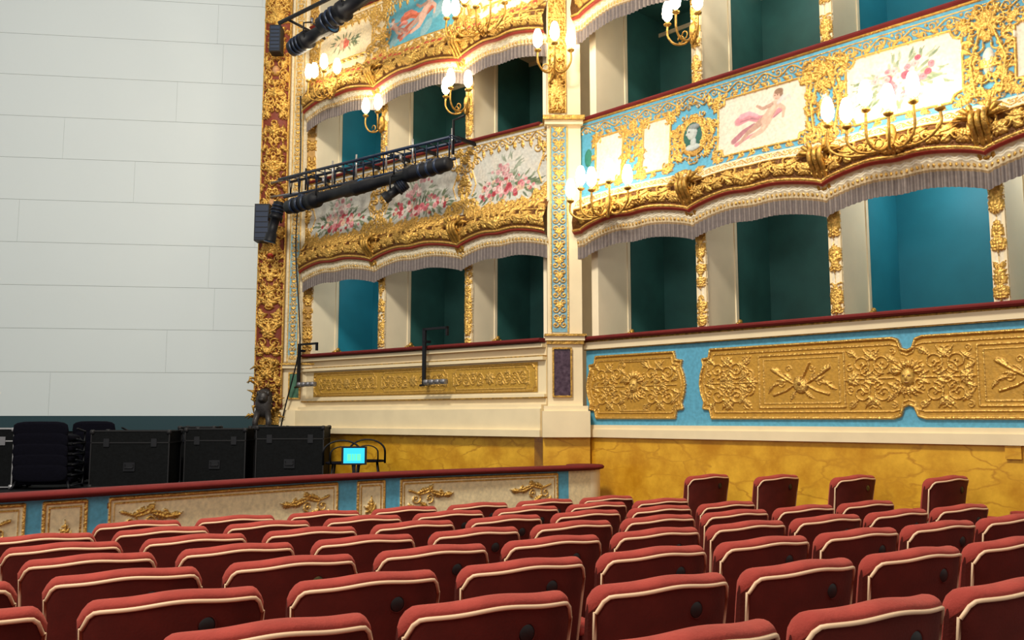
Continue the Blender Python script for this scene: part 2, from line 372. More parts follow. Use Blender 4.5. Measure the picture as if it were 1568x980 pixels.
def right_fascia2():
    c=Canvas(WR,1.58,.0060,BLUE); fascia_base(c,divR,1)
    c.rect(0,WR,.5,.62,(.80,.70,.50)); c.rect(0,WR,.62,.66,BLUE)
    c.rinceau(0,WR,.565,.03,.1,.007,.012)
    c.rinceau(0.02,WR-.02,1.44,.035,.15,.009,.018)
    def panel(x0,x1,y0=.70,y1=1.33,r=.07,seed=0,g=(.78,.68,.54)):
        c.poly(notched(x0,x1,y0,y1,r),g); 
        R=random.Random(seed)
        for i in range(30): c.dab(x0+.08+R.random()*(x1-x0-.16),y0+.08+R.random()*(y1-y0-.16),.09,.05,R.random()*3,0,R.choice([(.80,.72,.60),(.70,.66,.58),(.76,.60,.50)]),alpha=.25)
        gold_frame(c,x0,x1,y0,y1,seed,r)
    panel(.24,.66,.72,1.32,.05,3); panel(.95,1.32,.72,1.32,.05,4)
    c.dab(.12,1.1,.06,.11,0,.01,(.03,.22,.16)); 
    c.rocaille(.68,.93,.68,1.38,30,.045,11,.026,mirror=True)
    for x in(1.62,):
        c.rocaille(x-.26,x+.26,.62,1.42,56,.045,12,.026,mirror=True)
        c.dab(x,1.02,.185,.225,0,.034); c.dab(x,1.02,.155,.195,0,.037,(.015,.11,.085),b=.002)
        c.dab(x-.005,1.06,.066,.085,0,.02,(.50,.55,.53),b=.034); c.dab(x-.06,1.045,.025,.016,0,.012,(.50,.55,.53),b=.036)
        c.dab(x+.01,.95,.038,.06,0,.015,(.48,.53,.51),b=.032); c.dab(x,.895,.09,.038,0,.012,(.48,.53,.51),b=.032); c.dab(x+.02,1.115,.072,.038,0,.02,(.25,.29,.29),b=.037)
        c.dab(x-.03,1.065,.009,h=.01,col=(.1,.1,.1),b=.054)
    panel(1.93,2.93,.70,1.33,.08,5); c.figure(2.48,1.03,.31,1)
    for x,sd in((3.11,6),(4.56,7),(6.0,9)):
        c.rocaille(x-.17,x+.17,.62,1.45,54,.045,sd,.03,mirror=True)
        for sg in(-1,1): c.stroke([(x+sg*.1,.7),(x+sg*.14,1.0),(x+sg*.06,1.25),(x,1.42)],.015,h=.035)
        c.dab(x,1.0,.05,.12,0,.03,(.8,.74,.62)); 
        for a in(.4,1,1.57,2.1,2.7): c.leaf(x,1.3,a,.15,.04,.035)
    FP=[(.66,.22,.27),(.74,.40,.40),(.80,.62,.58),(.50,.08,.14)]; LG=[(.13,.21,.11),(.22,.30,.17),(.32,.38,.26)]
    panel(3.32,4.36,.70,1.36,.09,8); c.flowers(3.84,1.03,.84,.48,40,5,FP,LG)
    panel(4.77,5.80,.70,1.33,.08,10); c.figure(5.25,1.02,.31,-1); panel(6.2,7.1,.70,1.36,.09,8); c.flowers(6.65,1.0,.7,.4,30,9,FP,LG)
    top_border(c,2); return c
def generic_fascia(w,divs,seed,kind):
    g={'grey':(.58,.57,.51),'sky':(.80,.66,.42)}[kind]
    c=Canvas(w,1.58,.0075,g); fascia_base(c,divs,seed)
    c.rect(0,w,.5,.62,tuple(GD),0,.8)
    R=random.Random(seed)
    for i in range(int(w*30)): c.dab(R.random()*w,.7+R.random()*.75,.12,.07,R.random()*3,0,R.choice([(.64,.60,.53),(.50,.52,.49),(.66,.58,.47)] if kind=='grey' else [(.80,.70,.50),(.72,.56,.34)]),alpha=.3)
    for j,(a,b) in enumerate(zip(divs,divs[1:])):
        m=(a+b)/2; hw=(b-a)/2
        if kind=='grey':
            c.flowers(m,.86,hw*1.6,.36,60,seed+j); c.flowers(m,1.08,hw*.8,.42,16,seed+j+20,[(.64,.36,.36),(.70,.54,.50),(.5,.2,.22)],[(.22,.26,.18),(.3,.34,.26)])
        else:
            if j==1 or (w>5 and j%2==1):
                c.poly(notched(a+.08,b-.08,.74,1.5,.12),(.10,.36,.45))
                for i in range(16): c.dab(m+R.uniform(-.7,.7)*hw,R.uniform(.85,1.4),.16,.08,R.random(),0,R.choice([(.30,.50,.55),(.42,.52,.50),(.14,.42,.54)]),alpha=.5)
                c.figure(m,1.12,.38,1,drape=(.60,.13,.06)); c.figure(m-.5,1.05,.2,-1,drape=(.6,.2,.15)) 
                gold_frame(c,a+.08,b-.08,.74,1.5,seed+j,.12)
            else:
                c.flowers(m,1.15,hw*.7,.3,14,seed+j,[(.62,.12,.08),(.75,.45,.3)]); gold_frame(c,a+.2,b-.2,.85,1.4,seed+j,.1)
        n=26
        for k in range(n):
            t=(k+.5)/n; x=a+(b-a)*t; y=.58+.16*abs(2*t-1)**3+.03*math.sin(k*2.1)
            sg=1 if t>.5 else -1
            c.spiral(x,y,.050,pi/2,sg,1.2,.012,.03)
            c.leaf(x,y+.02,pi/2+sg*.5+.8*math.sin(k*1.7),.12,.035,.026)
            c.leaf(x,y-.03,-pi/2-sg*.4,.11,.035,.024)
            if kind=='sky' and k%2==0: c.dab(x,y-.02,.06,.04,0,.034,(.42,.05,.02))
        c.rocaille(a-.13,a+.13,.55,1.5,30,.045,seed+j*3,.028,mirror=True)
        c.rinceau(a+.02,b-.02,1.45,.04,.13,.009,.018)
        for k in range(11):
            t=(k+.5)/11; x=a+(b-a)*t; c.leaf(x,1.42,-pi/2,.08+.12*abs(2*t-1)**2,.028,.02,0,.3 if t>.5 else -.3)
        for sx,dr in((a+.17,1),(b-.17,-1)):
            c.stroke([(sx,1.4),(sx-dr*.05,1.2),(sx+dr*.03,1.0),(sx-dr*.03,.85)],.014,.008,h=.02); c.spiral(sx+dr*.04,1.3,.06,0,dr,1.3,.011,.02)
    c.rocaille(w-.13,w,.55,1.5,14,.05,seed+77,.028)
    top_border(c,2); return c
# ---------------------------------------------------------------- tiers
def colstrip(w,h,seed,full):
    c=Canvas(w,h,.0065,(.84,.75,.56)); 
    c.stroke([(.008,0),(.008,h)],.008,h=.01); c.stroke([(w-.008,0),(w-.008,h)],.008,h=.01)
    if full:
        c.rocaille(.01,w-.01,0,h,int(h*46),w*.3,seed,.025,mirror=True)
    else:
        for y,n in((h-.42,18),(.14,12),(h*.42,7)):
            c.rocaille(.01,w-.01,y-.12,y+.15,n,w*.27,seed,.025,mirror=True)
            c.leaf(w/2,y,pi/2,.16,.045,.03,0,0); c.leaf(w/2,y,-pi/2,.16,.045,.03,0,0)
        c.stroke([(w/2,.1),(w/2,h-.1)],.006,h=.01)
    return c
def volute(F,parent,s,z):
    m=MB(F)
    for k in(-.05,0,.05):
        pts=[];rs=[]
        for i in range(26):
            t=i/25
            if t<.45:
                q=t/.45; o=.12+.26*q**1.5; zz=z-.44+.40*q; r=.024
            else:
                q=(t-.45)/.55; a=-.3+q*2*pi*1.15; R=.085*(1-q*.75); o=.30+R*math.cos(a); zz=z+.0+R*math.sin(a); r=.024*(1-q*.5)
            pts.append((s+k,o,zz)); rs.append(r)
        m.tube(pts,rs,'gold',8)
    for sg in(-1,1):
        for a in(.2,.8,1.4):
            m.tube([(s+sg*.06,.30,z+.03),(s+sg*(.06+.10*math.cos(a)),.33,z+.03+.10*math.sin(a)),(s+sg*(.06+.16*math.cos(a)),.30,z+.02+.13*math.sin(a))],[.02,.026,.006],'gold',6)
    for i in range(6):
        m.sq((s,.24-.03*i,z-.14-.07*i),(.05-.006*i,.03,.038),'gold',.8,10,6)
    m.obj('volute_corbel',parent)
def tier(F,W,divs,zr,D,cd,parent,cols,full,back,ztop):
    m=MB(F); zf=zr-.95; zc=zr+1.62
    m.box(0,W,-D,-.03,zf-.08,zf,'cream')
    m.box(0,W,-.08,-.005,zf-.08,zr-.02,'cream')
    for i,(a,b) in enumerate(zip(divs,divs[1:])):
        k=back[i%len(back)]
        m.box(a,b,-D-.05,-D,zf,zc,k)
        m.box(a+.05,a+.056,-D,-cd-.02,zf,zc,k); m.box(b-.056,b-.05,-D,-cd-.02,zf,zc,k)
        m.box(a+.056,b-.056,-D,-.1,zc-.01,zc,'dteal')
        m.box(a+.056,b-.056,-D,-D+.02,zc-.22,zc-.17,'cream'); m.box(a+.056,b-.056,-D,-D+.03,zr-.1,zr-.06,'cream')
    for dv in divs:
        m.box(dv-.05,dv+.05,-cd,-.0,zf,zc,'white'); m.box(dv-.049,dv+.049,-D,-cd,zf,zc,'cream')
        m.box(dv-.062,dv+.062,-cd,-cd+.05,zf,zc,'white')
        for sg in(-1,1):
            for k,(q,r) in enumerate(((0,.035),(.05,.028),(-.045,.025),(.09,.018))):
                m.sq((dv+sg*.075,-cd+q,zr+.03+r-(.0 if k else -.02)),(.025,r,r*1.1),'gold',.9,8,6)
    m.box(0,W,-D,0,zc,zc+.06,'cream')
    prof=[(.0,-.055),(.15,-.055),(.165,-.04),(.165,-.025),(.145,-.01),(-.03,-.005),(-.07,-.02),(-.07,-.055)]
    vs=[];fs=[]
    n=len(prof)
    for x in(0,W):
        for o,z in prof: vs.append((x,o,zr+z+.0))
    for j in range(n): fs.append((j,(j+1)%n,n+(j+1)%n,n+j))
    fs.append(tuple(range(n))); fs.append(tuple(range(n,2*n)))
    m.add(vs,fs,'red')
    ob=m.obj('box_interiors',parent)
    for i in cols:
        dv=divs[i]; h=ztop-zr-.0
        c=colstrip(.13,h,int(dv*10)+3,full)
        c.build('gilded_post',lambda X,Y,H,dv=dv:F(dv-.065+X,.035+H-.03*np.abs(X/.065-1)**3,zr+Y),parent)
        m2=MB(F); m2.box(dv-.06,dv+.06,.0,.03,zr,ztop,'cream'); m2.obj('post_core',parent)
    return ob
rt1=empty('balcony_tier'); rt2=empty('balcony_tier'); rt3=empty('balcony_tier')
lt1=empty('balcony_tier'); lt2=empty('balcony_tier'); lt3=empty('balcony_tier')
R1,R2,R3=.956,3.6,6.25; R3L=6.08
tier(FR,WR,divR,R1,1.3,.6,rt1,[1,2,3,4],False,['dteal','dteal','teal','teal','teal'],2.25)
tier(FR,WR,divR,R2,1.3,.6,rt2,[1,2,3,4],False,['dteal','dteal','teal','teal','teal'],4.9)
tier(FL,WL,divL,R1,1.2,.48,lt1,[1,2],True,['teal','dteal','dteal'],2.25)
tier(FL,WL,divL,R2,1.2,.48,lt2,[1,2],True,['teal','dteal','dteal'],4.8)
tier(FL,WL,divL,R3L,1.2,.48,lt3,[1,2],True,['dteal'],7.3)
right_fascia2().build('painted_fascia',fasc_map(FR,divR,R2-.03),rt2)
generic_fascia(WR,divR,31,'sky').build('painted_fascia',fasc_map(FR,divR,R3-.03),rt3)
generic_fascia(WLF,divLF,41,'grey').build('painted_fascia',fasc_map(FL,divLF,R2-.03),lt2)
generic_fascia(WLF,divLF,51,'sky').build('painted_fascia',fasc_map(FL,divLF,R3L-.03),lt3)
for dv in divR[1:5]: volute(FR,rt2,dv,2.44); 
for dv in divR[1:3]: volute(FR,rt3,dv,5.09)
for dv in divL[1:3]: volute(FL,lt2,dv,2.42); volute(FL,lt3,dv,4.90)
# ---------------------------------------------------------------- right lower parapet
def lower_right():
    H=.90; c=Canvas(WR,H,.0060,BLUE)
    b=.010
    PC=(.54,.29,.035)
    def shaped(x0,x1,mid=None):
        y0,y1=.09,.80; ym=(y0+y1)/2; p=[]
        p+=[(x0+.12,y0)]
        if mid: p+=[(mid-.14,y0),(mid-.08,y0+.02),(mid-.05,y0+.10),(mid,y0+.12),(mid+.05,y0+.10),(mid+.08,y0+.02),(mid+.14,y0)]
        p+=[(x1-.12,y0),(x1-.10,y0+.09),(x1-.02,y0+.10),(x1-.035,y0+.16),(x1,ym-.1),(x1+.015,ym),(x1,ym+.1),(x1-.035,y1-.16),(x1-.02,y1-.10),(x1-.10,y1-.09),(x1-.12,y1)]
        if mid: p+=[(mid+.14,y1),(mid+.08,y1-.02),(mid+.05,y1-.10),(mid,y1-.12),(mid-.05,y1-.10),(mid-.08,y1-.02),(mid-.14,y1)]
        p+=[(x0+.12,y1),(x0+.10,y1-.09),(x0+.02,y1-.10),(x0+.035,y1-.16),(x0,ym+.1),(x0-.015,ym),(x0,ym-.1),(x0+.035,y0+.16),(x0+.02,y0+.10),(x0+.10,y0+.09)]
        c.poly(p,PC,.012,.3); c.stroke(p,.016,h=.026,close=True,b=.008)
        cx=(x0+x1)/2; q=[(cx+(x-cx)*(1-.09/(x1-x0)),ym+(y-ym)*.84) for x,y in p]; c.stroke(q,.007,h=.012,close=True,b=.012)
    def rosette(x,y,R):
        for k in range(8): c.leaf(x,y,k*pi/4,R,R*.32,.02,b,0)
        c.dab(x,y,R*.3,h=.03,b=b)
    def wingscroll(x,y,s):
        for sy in(-1,1):
            c.spiral(x,y+sy*.13,.085,-sy*pi/2,s*sy,1.6,.009,.018,b); c.leaf(x+s*.07,y+sy*.17,sy*.6 if s>0 else pi-sy*.6,.15,.03,.018,b,sy*s*.5)
            c.spiral(x+s*.15,y+sy*.07,.055,sy*pi/2,-s*sy,1.5,.008,.018,b)
            c.spiral(x+s*.13,y+sy*.22,.04,sy*pi/2,s*sy,1.4,.007,.016,b)
            c.leaf(x-s*.05,y+sy*.05,(pi if s>0 else 0)+sy*.5,.12,.028,.016,b,.5)
            c.leaf(x-s*.04,y+sy*.2,(pi if s>0 else 0)-sy*.7,.12,.026,.016,b,.5)
            c.leaf(x+s*.04,y+sy*.02,sy*pi/2*.3+(0 if s>0 else pi),.10,.024,.016,b,.5)
            c.spiral(x-s*.1,y+sy*.1,.035,pi/2*sy,s*sy,1.3,.007,.014,b); c.spiral(x-s*.09,y+sy*.24,.03,-pi/2*sy,-s*sy,1.3,.006,.014,b)
        c.stroke([(x-s*.1,y),(x+s*.2,y)],.008,h=.014,b=b)
    def face(x,y):
        c.dab(x,y,.062,.085,0,.05,(.68,.42,.09),.6,b=b); 
        for e in(-1,1): c.dab(x+e*.023,y+.015,.014,.009,0,.01,(.2,.09,.02),.5,b=.052)
        c.dab(x,y-.005,.011,.025,0,.024,b=.05); c.dab(x,y-.045,.022,.008,0,.012,(.25,.1,.02),.5,b=.05)
        for k in range(9): a=pi*k/8; c.leaf(x+.06*math.cos(a),y+.05+.06*math.sin(a)*.8,a,.08,.022,.03,b)
        for k in(-.8,-.4,0,.4,.8): c.leaf(x+.05*k,y-.08,-pi/2+k,.10,.022,.025,b)
        for e in(-1,1): c.spiral(x+e*.1,y-.06,.045,pi/2,e,1.4,.009,.02,b); c.spiral(x+e*.11,y+.07,.04,-pi/2,-e,1.4,.009,.02,b)
    ym=.445
    shaped(.04,1.38); face(.71,ym)
    for s in(-1,1):
        wingscroll(.71+s*.24,ym,s); wingscroll(.71+s*.47,ym,-s)
    c.stroke(notched(.42,1.0,.17,.72,.09),.007,h=.014,close=True,b=b)
    x0,x1=1.60,5.90; mid=3.74; shaped(x0,x1,mid)
    face(mid,ym)
    for s in(-1,1):
        wingscroll(mid+s*.22,ym,s); wingscroll(mid+s*.42,ym,-s)
        cx=mid+s*1.02; c.stroke(rectpts(cx-.44,cx+.44,.19,.70),.010,h=.016,close=True,b=b); c.stroke(rectpts(cx-.39,cx+.39,.23,.66),.005,h=.012,close=True,b=b)
        c.dab(cx,ym-.04,.075,.09,.5,.03,b=b); c.dab(cx,ym-.03,.022,h=.012,col=(.25,.12,.02),me=.5,b=.035)
        c.stroke([(cx+.02,ym+.02),(cx+.10,ym+.17)],.013,.009,h=.03,b=b)
        for e in(-1,1):
            c.stroke([(cx+e*.02,ym-.05),(cx+e*.16,ym+.03),(cx+e*.29,ym+.12)],.010,.022,h=.02,b=b)
            c.stroke([(cx-e*.04,ym+.03),(cx+e*.15,ym-.09),(cx+e*.28,ym-.13)],.008,.016,h=.018,b=b)
            for q in range(4): c.leaf(cx+e*(.1+.06*q),ym+.02-.02*q,(0 if e>0 else pi)+e*(.8-.5*q),.10,.02,.016,b)
            c.spiral(cx+e*.2,ym-.02,.035,0,e,1.3,.006,.014,b); c.spiral(cx+e*.12,ym+.12,.03,0,-e,1.3,.006,.014,b)
            c.leaf(cx+e*.05,ym-.1,-pi/2+e*.7,.12,.022,.015,b); c.leaf(cx+e*.22,ym+.1,e*.4+(0 if e>0 else pi),.1,.02,.015,b)
            rosette(cx+e*.53,ym,.075)
        for t in(-1,1): wingscroll(cx+s*.70,ym,t*s)
        wingscroll(cx+s*.92,ym,-s)
    c.poly(rectpts(6.1,7.15,.09,.80),PC,.012,.3); c.stroke(rectpts(6.1,7.15,.09,.80),.016,h=.026,close=True); c.rinceau(6.15,7.1,ym,.16,.35,.012,.02,b)
    return c
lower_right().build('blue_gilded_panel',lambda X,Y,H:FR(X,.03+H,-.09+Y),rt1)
m=MB(FR)
m.box(0,WR,-.08,.025,-.09,.93,'cream'); m.box(0,WR,.0,.09,.80,.88,'cream'); m.box(0,WR,.0,.075,.88,.90,'gold')
m.box(0,WR,.0,.07,.79,.80,'gold')
m.box(0,WR,-.1,.07,-.13,-.08,'cream'); m.box(0,WR,-.1,.10,-.22,-.13,'cream')
m.obj('cornice_mouldings',rt1)
m=MB(FR); m.box(.055,WR,-.25,.05,-1.95,-.22,'yellow'); m.box(4.5,4.62,.05,.08,-.33,-.22,'yellow'); m.obj('wall_right')
# ---------------------------------------------------------------- left lower
m=MB(FL)
m.box(-.1,WL,-.08,.02,.1,.93,'cream'); m.box(-.1,WL,.0,.10,.84,.88,'cream'); m.box(-.1,WL,.0,.09,.69,.73,'cream'); m.box(-.1,WL,0,.085,.73,.745,'gold')
m.box(-.1,WL,0,.06,.25,.285,'cream'); m.box(-.1,WL,0,.07,.235,.25,'gold'); m.box(-.1,WL,0,.12,.11,.16,'cream')
m.box(-.35,WL+.02,-.1,.17,-.14,.11,'cream'); m.box(-.35,WL+.05,-.1,.22,-.22,-.14,'cream')
m.obj('cornice_mouldings',lt1)
c=Canvas(4.2,.36,.0075,(.56,.32,.045)); c.me[:]=.35
c.stroke(notched(.02,4.18,.02,.34,.05),.012,h=.016,close=True)
for x in(.75,2.1,3.45):
    c.stroke(notched(x-.62,x+.62,.05,.31,.05),.007,h=.01,close=True)
    for k in range(8): c.leaf(x,.18,k*pi/4,.09,.03,.014,0,.2)
    for e in(-1,1):
        c.rinceau(x+e*.1,x+e*.58,.18,.07,.12,.007,.012)
        for k in range(5): c.leaf(x+e*(.15+.1*k),.11+.14*(k%2),(0 if e>0 else pi),.08,.02,.011)
c.build('gilded_frieze_panel',lambda X,Y,H:FL(.14+X,.03+H,.31+Y),lt1)
m=MB(FL); m.box(-.1,WL-.12,-.25,.1,-1.95,-.22,'yellow'); m.obj('wall_left')
# ---------------------------------------------------------------- centre pilaster
pp=empty('gilded_pilaster'); PY=10.45
m=MB(FW); m.box(.42,.825,PY+.02,PY+.3,-.22,7.2,'cream')
m.box(.39,.85,PY-.04,PY+.1,.90,.95,'cream'); m.box(.38,.87,PY-.07,PY+.1,.95,.975,'gold'); m.box(.405,.84,PY-.02,PY+.1,.86,.90,'gold')
m.box(.39,.85,PY-.04,PY+.1,3.50,3.55,'cream'); m.box(.37,.87,PY-.08,PY+.1,3.55,3.60,'gold')
m.box(.37,.88,PY-.06,PY+.1,.08,.14,'cream'); m.box(.35,.90,PY-.1,PY+.15,-.22,.08,'cream')
m.box(.49,.68,PY-.0,PY+.03,.26,.80,'marblep')
for a in((.47,.70,.80,.82),(.47,.70,.24,.26),(.47,.49,.26,.80),(.68,.70,.26,.80)): m.box(a[0],a[1],PY-.02,PY+.03,a[2],a[3],'gold')
m.box(.36,.903,PY+.0,PY+.15,-1.95,-.22,'yellow')
m.obj('pilaster_core',pp)
c=Canvas(.21,2.48,.0062,(.18,.38,.48))
c.stroke([(.005,0),(.005,2.5)],.012,h=.016); c.stroke([(.205,0),(.205,2.5)],.012,h=.016)
for i in range(14):
    y=.09+i*.177
    for sg in(-1,1):
        c.spiral(.105+sg*.045,y,.042,pi/2,sg,1.3,.011,.016); c.spiral(.105+sg*.045,y+.085,.038,-pi/2,-sg,1.3,.010,.016)
        c.leaf(.105,y+.03,pi/2-sg*.5,.08,.028,.016)
    c.dab(.105,y+.13,.014,h=.02,col=(.75,.72,.6))
c.build('filigree_inlay',lambda X,Y,H:FW(.455+X,PY+.01-H,1.0+Y),pp)
c=Canvas(.22,3.4,.0062,(.45,.25,.05)); c.me[:]=.5
c.rocaille(.02,.20,0,3.4,190,.045,9,.03,mirror=True); c.stroke([(.008,0),(.008,3.4)],.014,h=.025); c.stroke([(.212,0),(.212,3.4)],.014,h=.025)
c.build('gilded_strip',lambda X,Y,H:FW(.435+X,PY+.01-H,3.65+Y),pp)
# ---------------------------------------------------------------- proscenium
pc=empty('proscenium_column'); QY=13.45
m=MB(FW)
m.box(-3.83,-3.46,QY+.03,14.0,-.1,7.8,'gold'); m.box(-3.46,-2.98,QY+.06,14.0,-.2,7.8,'cream')
m.box(-3.47,-2.95,QY-.02,QY+.2,.74,.79,'cream'); m.box(-3.48,-2.94,QY-.05,QY+.2,.79,.82,'gold')
m.box(-3.47,-2.95,QY-.02,QY+.2,-.22,.12,'cream'); m.box(-3.34,-3.2,QY+.03,QY+.07,.3,.66,'marbleg')
for a in((-3.36,-3.18,.66,.68),(-3.36,-3.18,.28,.30),(-3.36,-3.34,.3,.66),(-3.2,-3.18,.3,.66)): m.box(a[0],a[1],QY+.02,QY+.07,a[2],a[3],'gold')
m.box(-3.9,-2.95,QY-.02,14.2,-1.2,-.22,'yellow')
m.obj('column_core',pc)
c=Canvas(.43,7.6,.0075,(.20,.03,.010)); c.me[:]=.15
c.rocaille(.04,.39,.1,7.6,330,.050,21,.05,mirror=True)
for y in np.arange(.5,7.5,.62):
    for a in(.3,.9,1.57,2.24,2.84): c.leaf(.215,y,a,.15,.035,.06)
    for a in(-.6,-1.57,-2.54): c.leaf(.215,y,a,.12,.03,.055)
    c.dab(.215,y,.035,.045,0,.075)
for y in (2.3,2.5,2.7): c.dab(.215,y,.05,.035,0,.07,(.45,.04,.02))
for y in (3.1,5.2,6.6): c.dab(.215,y,.06,.08,0,.07,(.62,.32,.14))
c.stroke([(.012,.2),(.012,7.6)],.016,h=.04); c.stroke([(.418,.2),(.418,7.6)],.016,h=.04)
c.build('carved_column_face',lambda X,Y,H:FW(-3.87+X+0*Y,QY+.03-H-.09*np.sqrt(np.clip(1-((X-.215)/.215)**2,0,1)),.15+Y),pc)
c=Canvas(.25,6.9,.0075,(.80,.68,.46))
c.rect(.05,.2,.0,6.9,(.60,.52,.33)); c.rect(.05,.2,.1,1.95,(.26,.44,.50))
for x in(.05,.2): c.stroke([(x,0),(x,6.9)],.010,h=.014)
for i in range(50):
    y=.06+i*.137
    for sg in(-1,1): c.spiral(.125+sg*.032,y,.032,pi/2,sg,1.2,.009,.016); c.leaf(.125,y+.05,pi/2-sg*.6,.06,.022,.016)
c.build('filigree_pilaster',lambda X,Y,H:FW(-3.44+X,QY+.045-H,.84+Y),pc)
c=Canvas(.16,6.9,.0075,(.40,.22,.05)); c.me[:]=.5; c.rocaille(.01,.15,0,6.9,190,.034,5,.03,mirror=True)
c.build('gilded_strip',lambda X,Y,H:FW(-3.17+X,QY+.045-H,.84+Y),pc)
m=MB(FW); R=random.Random(8)
for i in range(60):
    z=.0+R.random()*.85; w=.25*(1-.5*z); x=-3.68+R.uniform(-1,1)*w
    a=R.random()*6.28; L=.07+.07*R.random()
    m.tube([(x,QY-.04,z),(x+L*.5*math.cos(a),QY-.11,z+L*.5*math.sin(a)),(x+L*math.cos(a+.8),QY-.06,z+L*math.sin(a+.8))],[.016,.026,.006],'gold',6)
m.sq((-3.68,QY-.08,.22),(.13,.10,.22),'greystone',.8)
m.sq((-3.68,QY-.17,.30),(.075,.06,.09),'greystone',.9); m.sq((-3.68,QY-.22,.27),(.035,.03,.03),'greystone',.9)
for sg in(-1,1): m.sq((-3.68+sg*.07,QY-.15,.36),(.03,.03,.04),'greystone',.9); m.tube([(-3.68+sg*.07,QY-.14,.1),(-3.68+sg*.10,QY-.18,-.05),(-3.68+sg*.09,QY-.2,-.18)],[.05,.045,.04],'greystone')
m.box(-3.86,-3.5,QY-.12,QY+.1,-.25,-.16,'gold')
m.obj('column_base_sculpture',pc)
for x,z,w,h in((-3.70,5.55,.17,.42),(-3.84,2.62,.22,.56)):
    m=MB(FW); m.box(x,x+w,QY-.34,QY-.14,z,z+h,'black'); m.box(x+.015,x+w-.015,QY-.345,QY-.34,z+.02,z+h-.02,'blackb')
    for k in range(6): m.box(x+.02,x+w-.02,QY-.352,QY-.345,z+.04+k*h/7,z+.05+k*h/7,'black')
    m.obj('speaker_cabinet',pc)
# ---------------------------------------------------------------- safety curtain
FC=frame((-3.55,14.3),(.991,.132),(.132,-.991))
ec=empty('safety_curtain')
m=MB(FC); rows=13; ph=.675
for r in range(rows):
    z0=.03+r*ph; o=(r%2)*1.3+.6*(r%3)
    xs=[.6]+[-.0-o-k*3.6 for k in range(5) if -o-k*3.6>-14]+[-14]
    for a,b in zip(xs,xs[1:]):
        m.box(b+.0015,a-.0015,-.03,0,z0+.003,z0+ph-.003,'curtain')
m.box(-14,.6,-.05,-.006,.03,.03+rows*ph,'joint')
m.obj('curtain_panels',ec)
m=MB(FC); m.box(-14,.1,-.04,.04,-.2,.03,'dkteal'); m.box(-14,.1,-.04,.0,-1.0,-.2,'pit'); m.obj('stage_apron_board',ec)
# ---------------------------------------------------------------- pit rail
ctrl=[(-6.6,3.35),(-5.0,4.55),(-3.43,6.1),(-1.41,8.35),(.90,9.87)]
def catmull(P,n=16):
    out=[]
    for i in range(len(P)-1):
        p0=P[max(i-1,0)];p1=P[i];p2=P[i+1];p3=P[min(i+2,len(P)-1)]
        for k in range(n):
            t=k/n; out.append(tuple(.5*((2*b)+(-a+c)*t+(2*a-5*b+4*c-d)*t*t+(-a+3*b-3*c+d)*t**3) for a,b,c,d in zip(p0,p1,p2,p3)))
    out.append(P[-1]); return out
path=np.array(catmull(ctrl)); seg=np.hypot(*np.diff(path,axis=0).T); al=np.concatenate([[0],np.cumsum(seg)])
i0=np.argmin(np.hypot(path[:,0]+3.43,path[:,1]-6.1)); s0=al[i0]; LT=al[-1]
def FPth(s,o,z):
    x=np.interp(s,al,path[:,0]); y=np.interp(s,al,path[:,1])
    e=.02; dx=np.interp(s+e,al,path[:,0])-np.interp(s-e,al,path[:,0]); dy=np.interp(s+e,al,path[:,1])-np.interp(s-e,al,path[:,1]); L=np.hypot(dx,dy)
    return x+dy/L*o,y-dx/L*o,z+ZO
er=empty('orchestra_pit_rail')
c=Canvas(LT,1.15,.0070,BLUE)
S=lambda v:s0+v
def rp(a,b,kind):
    a,b=S(a),S(b); c.poly(rectpts(a,b,.2,1.11),(.82,.69,.42)); c.stroke(rectpts(a,b,.2,1.11),.013,h=.014,close=True); c.stroke(rectpts(a+.035,b-.035,.235,1.075),.005,h=.008,close=True)
    if kind:
        for x,sg in((a+.09,1),(b-.09,-1)):
            an=0 if sg>0 else pi; q=.05
            c.stroke([(x,.96+q),(x+sg*.12,.92+q),(x+sg*.26,.95+q),(x+sg*.46,.90+q)],.012,.006,h=.024)
            for dx,y,rr,a0,d2 in((.07,.88,.055,pi/2,-1),(.22,.88,.042,-pi/2,1),(.34,.92,.03,pi/2,-1),(.05,.77,.035,0,1)): c.spiral(x+sg*dx,y+q,rr,a0,d2*sg,1.4,.010,.024)
            for dx,y,da,L in((.1,.94,.25,.15),(.25,.93,-.35,.16),(.2,.94,.8,.10),(.38,.9,.1,.12),(.12,.84,-.6,.12)): c.leaf(x+sg*dx,y+q,an+sg*da,L,.028,.024,0,.3*sg)
            for da,L in((0,.18),(.5,.14),(1.0,.12)): c.leaf(x,.82+q,-pi/2+sg*da,L,.026,.022,0,.3*sg)
    else:
        x=(a+b)/2; c.leaf(x,.83,pi/2,.16,.035,.02,0,0)
        for sg in(-1,1): c.spiral(x+sg*.04,.83,.04,pi/2,sg,1.2,.009,.018); c.leaf(x,.83,pi/2-sg*.7,.1,.025,.02)
        c.leaf(x,.81,-pi/2,.14,.03,.02,0,0)
rp(-2.9,.154,True)
rp(.281,.571,False); rp(.74,2.80,True); rp(3.02,3.30,False); rp(3.48,5.30,True)
c.rect(S(5.45),LT,0,1.15,(.82,.69,.42))
c.build('painted_rail_panels',lambda X,Y,H:FPth(X,H,-1.70+Y),er)
vs=[];fs=[]
prof=[(.03,-.555),(.05,-.55),(.08,-.545),(.09,-.53),(.08,-.51),(-.08,-.505),(-.13,-.53),(-.13,-.56),(-.10,-.6)]
ss=np.linspace(0,LT,90)
for s in ss:
    for o,z in prof: vs.append(tuple(float(q) for q in FPth(s,o,z)))
n=len(prof)
for i in range(len(ss)-1):
    for j in range(n): fs.append((i*n+j,i*n+(j+1)%n,(i+1)*n+(j+1)%n,(i+1)*n+j))
m=MB(); m.add(vs,fs,'red',True)
vs=[];fs=[]
